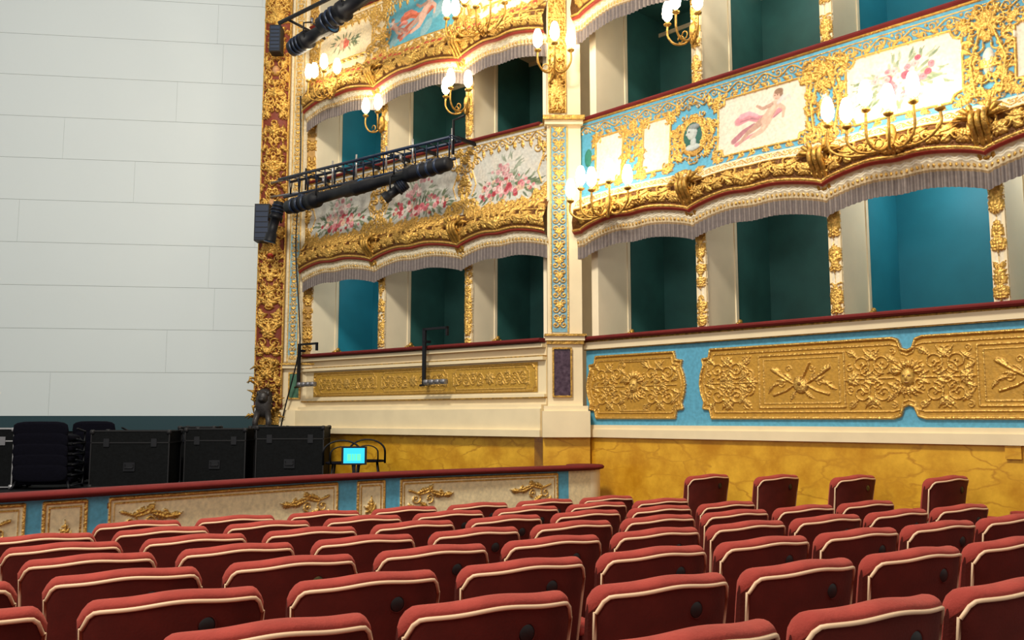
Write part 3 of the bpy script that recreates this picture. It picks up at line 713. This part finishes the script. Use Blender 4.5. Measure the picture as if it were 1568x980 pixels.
for s in ss:
    for o,z in ((-.004,-.56),(-.004,-1.72),(-.09,-1.72),(-.09,-.56)): vs.append(tuple(float(q) for q in FPth(s,o,z)))
for i in range(len(ss)-1):
    for j in range(4): fs.append((i*4+j,i*4+(j+1)%4,(i+1)*4+(j+1)%4,(i+1)*4+j))
m.add(vs,fs,'cream')
m.lathe((.80,10.0,-.60+ZO),[(0,-1.1),(.17,-1.1),(.17,.04)],'cream',24); m.lathe((.80,10.0,-.60+ZO),[(.17,.04),(.21,.05),(.22,.07),(.20,.09),(0,.095)],'red',24)
m.obj('velvet_topped_rail',er)
# ---------------------------------------------------------------- floors
NV=(-.5,.866); RV=(.866,.5)
def floorz(x,y): return -1.443-.0400*((NV[0]*x+NV[1]*y)-2.31)
m=MB(FW)
q=[(-9,-3),(7,-3),(7,13.2),(-9,13.2)]
m.add([(x,y,floorz(x,y)) for x,y in q]+[(x,y,floorz(x,y)-.1) for x,y in q],[(0,1,2,3),(7,6,5,4),(0,4,5,1),(1,5,6,2),(2,6,7,3),(3,7,4,0)],'carpet')
m.obj('floor')
top=[]
for s in np.linspace(0,LT,30): x,y,_=FPth(s,-.11,0); top.append((float(x),float(y)))
top+=[(.7,10.4),(-3.0,13.35),(-3.6,14.2),(-14,12.9),(-12,3.3)]
N=len(top); m=MB(FW)
m.add([(x,y,-.9) for x,y in top]+[(x,y,-1.3) for x,y in top],[tuple(range(N)),tuple(range(2*N-1,N-1,-1))]+[(i,(i+1)%N,N+(i+1)%N,N+i) for i in range(N)],'pit')
m.obj('stage_floor')
# ---------------------------------------------------------------- seats
def seatmesh(plate):
    m=MB(); nu=41
    us=np.linspace(-1,1,nu)
    def geo(u):
        au=abs(u); T=.95-.022*au**2.5-.050*max(0,(au-.82)/.18)**2.2+.0035*math.cos(u*pi*2.0)
        t=.036*(1-au**12)**.5+.006; yc=.055*u*u; return T,t,yc
    def P(u,z,y,T): 
        return (.272*u*(1-.10*max(0,(T-z))/.5), y-(z-.45)*.13, z)
    CR=.028
    vs=[];K=None
    for u in us:
        T,t,yc=geo(u); L=[]
        for z in np.linspace(.40,T-CR,7): L.append((yc-t,z))
        for a in np.linspace(pi,0,9)[1:-1]: L.append((yc+t*math.cos(a)*1.1,T-CR+CR*math.sin(a)))
        for z in np.linspace(T-CR,.40,7): L.append((yc+t+.01*math.sin((z-.4)*6),z))
        K=len(L); vs+=[P(u,z,y,T) for y,z in L]
    fb=[];fc=[]
    for i in range(nu-1):
        for j in range(K-1):
            f=(i*K+j,i*K+j+1,(i+1)*K+j+1,(i+1)*K+j)
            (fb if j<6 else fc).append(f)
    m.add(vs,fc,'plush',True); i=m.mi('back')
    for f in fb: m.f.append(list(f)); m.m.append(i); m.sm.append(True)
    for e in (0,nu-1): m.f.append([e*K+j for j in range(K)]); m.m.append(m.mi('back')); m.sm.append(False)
    path=[]
    for z in np.linspace(.48,.86,6): 
        T,t,yc=geo(-.975); path.append(P(-.975,z,yc-t-.004,T))
    for u in np.linspace(-.965,.965,36):
        T,t,yc=geo(u); dz=CR+.002+.03*max(0,(abs(u)-.88)/.12)**2; path.append(P(u,T-dz,yc-t-.003,T))
    for z in np.linspace(.86,.48,6):
        T,t,yc=geo(.975); path.append(P(.975,z,yc-t-.004,T))
    m.tube(path,.0068,'pipe',6)
    m.tube([P(u,.50,geo(u)[2]-geo(u)[1]-.001,.95) for u in np.linspace(-.95,.95,20)],.004,'plush',5)
    T,t,yc=geo(.3); p=P(.30,.845,yc-t,T)
    m.lathe((p[0],p[1]-.0,p[2]),[(0,-.004),(.022,-.004),(.026,-.001),(.028,.008)],plate,18,'y')
    m.lathe((p[0],p[1],p[2]),[(.025,.004),(.028,-.005),(.031,.004)],'back',18,'y')
    m.sq((0,.24,.43),(.245,.24,.065),'plush',.35,24,10)
    m.box(-.23,.23,.05,.44,.33,.38,'back')
    for sg in(-1,1):
        m.sq((sg*.275,.20,.645),(.026,.22,.022),'plush',.5,14,8)
        m.box(sg*.275-.018,sg*.275+.018,.03,.40,.10,.635,'back')
        m.box(sg*.275-.03,sg*.275+.03,.0,.42,.0,.10,'back')
    return m.mesh('theatre_seat')
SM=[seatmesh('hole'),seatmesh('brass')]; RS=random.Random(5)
def place_seat(x,y,z,rot,sc_=1):
    o=bpy.data.objects.new('theatre_seat',SM[RS.random()<.2]); o.location=(x,y,z+ZO); o.rotation_euler=(0,0,rot); o.scale=(sc_,)*3; sc.collection.objects.link(o); return o
offs=[.18,.03,-.08,-.14,-.2,-.26,-.32,-.36]
pn=path
def wall_dist(x,y): return (x-.9)*(-.7146)+(y-10.6)*(-.6996)
for k in range(8):
    n=2.31+(k-1)*.67
    for j in range(-12,16):
        u=1.22+offs[k]+.62*j
        x=RV[0]*u+NV[0]*n; y=RV[1]*u+NV[1]*n
        if wall_dist(x,y)<1.75: continue
        d=np.min(np.hypot(pn[:,0]-x,pn[:,1]-y))
        ii=np.argmin(np.hypot(pn[:,0]-x,pn[:,1]-y)); 
        if d<.75 or (x<-5.2) or y<-.2: continue
        if ii>0:
            tx,ty=pn[ii]-pn[ii-1]
            if (x-pn[ii][0])*ty-(y-pn[ii][1])*tx<0: continue
        if math.hypot(x,y)<.9: continue
        place_seat(x,y,floorz(x,y),math.radians(30+RS.uniform(-1,1)))
m=MB(); vs=[]
for s,o in((1.7,.06),(7.1,.06),(7.1,1.25),(1.7,1.25)):
    x,y,_=FR(s,o,0); vs.append((x,y,floorz(x,y)+.10+ZO))
vs+= [(x,y,z-.10) for x,y,z in vs]
m.add(vs,[(0,1,2,3),(7,6,5,4),(0,4,5,1),(1,5,6,2),(2,6,7,3),(3,7,4,0)],'carpet'); m.obj('floor_side_step')
for s in(2.10,2.82,3.52,4.26,5.0,5.74,6.46):
    x,y,_=FR(s,.75,0); place_seat(x,y,floorz(x,y)+.10,math.radians(36),1.04)
# ---------------------------------------------------------------- sconces
def sconce_mesh(n,w,out):
    m=MB()
    m.sq((0,.02,0),(.04,.03,.09),'gold',.8,12,8); m.sq((0,.04,-.1),(.02,.03,.04),'gold',.9,10,6)
    for i in range(n):
        t=0 if n==1 else (i/(n-1)-.5)*2; x=t*w; o=out*(1-.35*abs(t)); zz=.06+.03*(1-abs(t))+(.07 if (n>3 and i%2) else 0)
        pts=[(0,.03,-.03),(x*.3,o*.4,-.12),(x*.7,o*.8,-.13),(x,o,-.05),(x,o,zz)]
        P=catmull([tuple(p) for p in pts],6); m.tube(P,.011,'gold',7)
        P=[(x*.5+.03*math.cos(a),o*.55,-.08+.035*math.sin(a)) for a in np.linspace(0,5.5,12)]; m.tube(P,.007,'gold',5)
        m.lathe((x,o,zz),[(.006,-.02),(.035,.0),(.038,.012),(.018,.02),(.016,.05)],'gold',12)
        m.lathe((x,o,zz+.045),[(.022,0),(.045,.03),(.052,.075),(.044,.13),(.032,.17),(.024,.185),(0,.19)],'glass',14)
    return m.mesh('candle_sconce')
SX={k:sconce_mesh(*k) for k in((2,.11,.30),(3,.17,.30),(4,.28,.25),(5,.36,.28),(6,.42,.28))}
def sconce(F,s,o,z,key,rot=0,scl=1.15,watt=7,par=None,name='candle_sconce'):
    p=F(s,o,z); q=F(s,o+1,z); a=math.atan2(q[1]-p[1],q[0]-p[0])-pi/2+rot
    ob=bpy.data.objects.new(name,SX[key]); ob.location=p; ob.rotation_euler=(0,0,a); ob.scale=(scl,)*3; link(ob,par)
    L=bpy.data.lights.new('sconce_glow','POINT'); L.energy=watt*.5*key[0]**.5; L.color=(1,.78,.48); L.shadow_soft_size=.12
    lo=bpy.data.objects.new('glow',L); lo.parent=ob; lo.location=(0,key[2]+.1,.36); sc.collection.objects.link(lo)
sconce(FR,.62,.31,2.40,(5,.36,.28)); sconce(FR,3.82,.33,2.46,(6,.42,.28)); sconce(FR,6.7,.33,2.46,(6,.42,.28))
sconce(FR,1.62,.05,4.20,(3,.17,.30)); sconce(FL,1.59,.05,4.20,(2,.11,.30)); sconce(FL,3.22,.05,4.12,(3,.17,.30))
sconce(FW,.50,10.42,4.25,(3,.17,.30),rot=pi,par=pp,name='pilaster_sconce'); sconce(FL,.75,.30,4.82,(4,.28,.25)); sconce(FL,3.75,.32,4.95,(6,.42,.28))
# ---------------------------------------------------------------- lighting truss
et=empty('lighting_truss'); m=MB(FL)
for o,z in((.45,3.52),(.65,3.52),(.55,3.27)): m.tube([(.0,o,z),(3.45,o,z-.05)],.022,'blackb',8)
for i in range(18):
    s=.05+i*.2; z=-.05*s/3.45
    m.tube([(s,.45,3.52+z),(s+.1,.55,3.27+z),(s+.2,.65,3.52+z)] if s<3.3 else [(s,.45,3.5),(s,.65,3.5)],.009,'blackb',6)
    m.tube([(s,.45,3.52+z),(s,.65,3.52+z)],.008,'blackb',6)
for s in(.5,1.1,1.6,2.2,2.7,3.4): m.box(s-.02,s+.02,.10,.47,3.50,3.54,'black'); m.tube([(s,.55,3.3),(s,.55,3.62)],.014,'alu' if s>1 else 'black',6)
m.tube([(-.45,.5,3.56),(-.45,.5,2.5)],.02,'gold',8); m.tube([(-.45,.5,3.56),(.3,.5,3.56)],.02,'steel',8); m.tube([(-.45,.5,3.35),(.3,.5,3.30)],.018,'steel',8)
m.tube([(3.42,.55,3.28),(3.42,.55,3.72),(3.6,.55,3.74)],.016,'black',6)
m.obj('truss_frame',et)
def profile_spot(F,a,b,r,name='stage_spotlight',par=None):
    m=MB(F); a=Vector(a);b=Vector(b); P=lambda t:tuple(a+(b-a)*t)
    m.tube([P(0),P(.02),P(.34),P(.35),P(.42),P(.43),P(.78),P(.79),P(.97),P(1)],[r*.7,r*.95,r,r*1.12,r*1.12,r*.75,r*.72,r*.9,r*.95,r*1.05],'black',16)
    m.tube([P(1.0),P(1.005)],r*.9,'lens',16)
    for t in(.1,.18,.26): m.tube([P(t),P(t+.02)],r*1.1,'blackb',16)
    c=a+(b-a)*.5; 
    for sg in(-1,1): m.tube([(c.x,c.y+sg*r*1.2,c.z),(c.x,c.y+sg*r*1.2,c.z+.16),(c.x,c.y,c.z+.22)],.012,'black',6)
    m.tube([(c.x,c.y,c.z+.2),(c.x,c.y,c.z+.28)],.02,'steel',8)
    m.sq((a.x+(b.x-a.x)*.2,a.y,a.z+(b.z-a.z)*.2+r),(.05,.04,.03),'blackb',.4)
    return m.obj(name,par)
profile_spot(FL,(.35,.75,3.02),(1.95,.75,3.08),.105,'spotlight_body',par=et); profile_spot(FL,(3.55,.75,3.10),(1.85,.78,3.05),.095,'spotlight_body',par=et)
profile_spot(FL,(.1,.7,3.15),(.02,.8,2.55),.09,'spotlight_body',par=et)
profile_spot(FL,(2.75,.7,3.0),(2.5,.85,2.80),.08,'spotlight_body',par=et)
e2=empty('lighting_truss'); m=MB(FL); m.tube([(.1,.8,5.86),(3.2,.8,5.95)],.03,'black',8); m.tube([(.3,.8,5.86),(.3,.1,5.8)],.02,'black'); m.tube([(2.6,.8,5.93),(2.6,.1,5.9)],.02,'black'); m.obj('hanging_bar',e2)
profile_spot(FL,(.55,.9,5.30),(1.45,.9,5.42),.12,'spotlight_body',par=e2); profile_spot(FL,(1.25,.95,5.42),(2.4,.85,5.72),.13,'spotlight_body',par=e2)
for s,z0,z1,w in((.02,.45,1.10,.42),(2.62,.42,1.17,.42)):
    m=MB(FL); m.box(s-.025,s+.025,.2,.23,z0,z1,'black'); m.box(s-.02,s+w,.2,.23,z1-.03,z1,'black'); m.box(s-.02,s+.03,.12,.23,.98,1.01,'black'); m.tube([(s-.05,.24,z0),(s+w,.24,z0+.04)],.014,'black')
    for k in range(4): m.sq((s+.1+k*.1,.26,z0+.04),(.04,.05,.035),'steel',.5,10,6)
    m.box(s+w-.03,s+w,.2,.23,z1-.12,z1,'black'); m.obj('rail_bracket')
m=MB(FL); m.tube(catmull([(.0,.3,4.9),(.04,.3,3.8),(-.02,.3,2.6),(.12,.3,1.4),(.1,.3,.9),(-.25,.3,-.1),(-.3,.3,-.85)],8),.011,'black',6); m.obj('hanging_cable')
# ---------------------------------------------------------------- stage gear
def flight_case(x,y,w,d,h,rot,edge='casee',z=-.9):
    m=MB(); e=.014
    m.box(-w/2+.01,w/2-.01,-d/2+.01,d/2-.01,.02,h-.01,'case')
    for sx in(-1,1):
        for sy in(-1,1): m.box(sx*w/2-e if sx>0 else -w/2,sx*w/2 if sx>0 else -w/2+e,sy*d/2-e if sy>0 else -d/2,sy*d/2 if sy>0 else -d/2+e,0.02,h,edge)
    for z0 in(.02,h-e,h*.78):
        for sy in(-1,1): m.box(-w/2,w/2,sy*d/2-(e if sy>0 else 0),sy*d/2+(0 if sy>0 else e),z0,z0+e,edge)
        for sx in(-1,1): m.box(sx*w/2-(e if sx>0 else 0),sx*w/2+(0 if sx>0 else e),-d/2,d/2,z0,z0+e,edge)
    for sx in(-1,1):
        for sy in(-1,1):
            for zz in(.03,h-.02): m.sq((sx*(w/2-.015),sy*(d/2-.015),zz),(.03,.03,.03),'alu' if edge=='alu' else 'casee',.6,10,8)
            m.lathe((sx*(w/2-.1),sy*(d/2-.1),.02),[(0,-.02),(.035,-.02),(.035,.01)],'black',10)
    for sx in(-.3,.3): m.box(sx*w-.035,sx*w+.035,-d/2-.006,-d/2+.01,h*.72,h*.86,'steel' if edge=='alu' else 'black')
    m.box(-.07,.07,-d/2-.008,-d/2+.01,h*.3,h*.45,'black'); m.tube([(-.05,-d/2-.012,h*.42),(-.05,-d/2-.03,h*.36),(.05,-d/2-.03,h*.36),(.05,-d/2-.012,h*.42)],.007,'black',6)
    o=m.obj('flight_case'); o.location=(x,y,z+ZO); o.rotation_euler=(0,0,rot); return o
flight_case(-4.93,11.9,.98,.6,.74,.1); flight_case(-3.98,12.35,.80,.6,.76,.08); flight_case(-2.98,12.35,.90,.6,.79,.06)
flight_case(-4.45,12.9,.5,.4,.78,.06); flight_case(-3.5,13.0,.5,.3,.78,.06)
flight_case(-6.75,11.8,.72,.6,.77,.12,'alu')
m=MB()
for i in range(5):
    z=.10+i*.125
    m.sq((0,0,z),(.25,.26,.05),'fabric',.45,20,8)
    m.sq((.0,-.30-.01*i,z+.10),(.25,.035,.11),'fabric',.5,20,8,rot=.15)
    for sx in(-1,1): m.tube([(sx*.22,.22,z),(sx*.24,.28,z-.08)],.012,'black',6); m.tube([(sx*.26,-.2,z-.06),(sx*.27,.2,z-.06),(sx*.27,.22,z+.08),(sx*.27,-.1,z+.12)],.012,'black',6)
for sx in(-1,1):
    for sy in(-1,1): m.tube([(sx*.23,sy*.22,.1),(sx*.26,sy*.27,0)],.013,'black',6)
me=m.mesh('stacked_chairs')
for q in((-5.98,11.7,1.32,1.06),(-5.80,12.75,1.12,1.06)):
    o=bpy.data.objects.new('stacked_chairs',me); o.location=(q[0],q[1],-.9+ZO); o.rotation_euler=(0,0,.15); o.scale=(q[2],1.0,q[3]); sc.collection.objects.link(o)
def hoopchair(x,y,rot):
    m=MB()
    P=[(-.23,0,.42)]+[(-.23,0,.6)]+[(.23*math.cos(a),-.03,.62+.20*math.sin(a)) for a in np.linspace(pi,0,14)]+[(.23,0,.6),(.23,0,.42)]
    m.tube(P,.014,'black',8); P=[(-.14,0,.44)]+[(.14*math.cos(a),-.03,.60+.12*math.sin(a)) for a in np.linspace(pi,0,12)]+[(.14,0,.44)]
    m.tube(P,.010,'black',8)
    m.lathe((0,.2,.43),[(0,0),(.22,0),(.23,.015),(.22,.03),(0,.035)],'fabric',22)
    for a in(.8,2.3,3.95,5.5): m.tube([(.17*math.cos(a),.2+.17*math.sin(a),.43),(.23*math.cos(a),.2+.23*math.sin(a),0)],.013,'black',6)
    m.tube([(.17*math.cos(a),.2+.17*math.sin(a),.2) for a in np.linspace(0,6.28,20)],.008,'black',6)
    o=m.obj('bentwood_chair'); o.location=(x,y,-.9+ZO); o.rotation_euler=(0,0,rot); o.scale=(1.0,1,.76); return o
hoopchair(-2.10,11.2,.1); hoopchair(-1.88,11.75,.1)
m=MB(); m.box(-.15,.15,-.02,.02,.0,.22,'black'); m.box(-.125,.125,-.024,-.02,.02,.20,'cyan'); m.box(-.08,.08,-.026,-.024,.05,.13,'green'); 
for k in(-.03,.0,.03): m.box(k-.004,k+.004,-.0275,-.026,.05,.13,'cyan')
m.box(-.02,.02,-.0,.03,-.2,.02,'black'); m.tube([(0,.02,-.1),(0,.02,-.33)],.02,'black'); m.lathe((0,.02,-.34),[(0,0),(.14,0),(.13,.02),(0,.03)],'black',16)
o=m.obj('monitor_on_stand'); o.location=(-1.90,10.9,-.56+ZO); o.rotation_euler=(0,0,.1)
# ---------------------------------------------------------------- lights
def area(name,loc,tgt,size,energy,col):
    L=bpy.data.lights.new(name,'AREA'); L.shape='DISK'; L.size=size; L.energy=energy; L.color=col
    o=bpy.data.objects.new(name,L); o.location=loc; d=Vector(tgt)-Vector(loc); o.rotation_euler=d.to_track_quat('-Z','Y').to_euler(); sc.collection.objects.link(o)
area('overhead_key_light',(-2.5,3,9.5),(0,10,1.5),1.7,900,(1,.93,.80))  # added key light overhead, out of view, no fixture behind it
area('rear_fill_light',(-5,-3,5),(1,11,3),3.0,300,(1,.94,.84))
def pt(name,F,s,o,z,e,col,r=.2):
    L=bpy.data.lights.new(name,'POINT'); L.energy=e; L.color=col; L.shadow_soft_size=r
    ob=bpy.data.objects.new(name,L); ob.location=F(s,o,z); sc.collection.objects.link(ob)
cw=(1,.95,.88)
pt('box_fill_light',FR,3.9,-.7,2.3,16,cw); pt('box_fill_light',FR,5.2,-.7,2.3,16,cw); pt('box_fill_light',FL,.9,-.6,2.3,10,cw); pt('box_fill_light',FR,2.4,-.6,4.95,16,cw); pt('box_fill_light',FR,3.9,-.6,4.95,16,cw); pt('box_fill_light',FR,2.5,-.6,2.2,7,cw); pt('box_fill_light',FR,1.0,-.6,2.2,5,cw); pt('box_fill_light',FL,.9,-.6,4.8,6,cw); pt('box_fill_light',FL,2.5,-.6,4.8,4,cw); pt('box_fill_light',FL,2.5,-.5,2.3,4,cw); pt('box_fill_light',FL,3.9,-.5,2.3,2.5,cw); pt('box_fill_light',FR,1.0,-.6,4.8,3,cw)  # added point fills that brighten the box interiors
w=bpy.data.worlds.new('theatre_ambient'); sc.world=w; w.use_nodes=True
w.node_tree.nodes['Background'].inputs[0].default_value=(1,.945,.86,1); w.node_tree.nodes['Background'].inputs[1].default_value=.53
sc.view_settings.view_transform='Standard'
cam=bpy.data.cameras.new('camera'); cam.lens=31.5; cam.sensor_width=36; co=bpy.data.objects.new('camera',cam); co.location=(0,0,ZO); co.rotation_euler=(math.radians(96.24),0,0); sc.collection.objects.link(co); sc.camera=co
cam.clip_start=.05
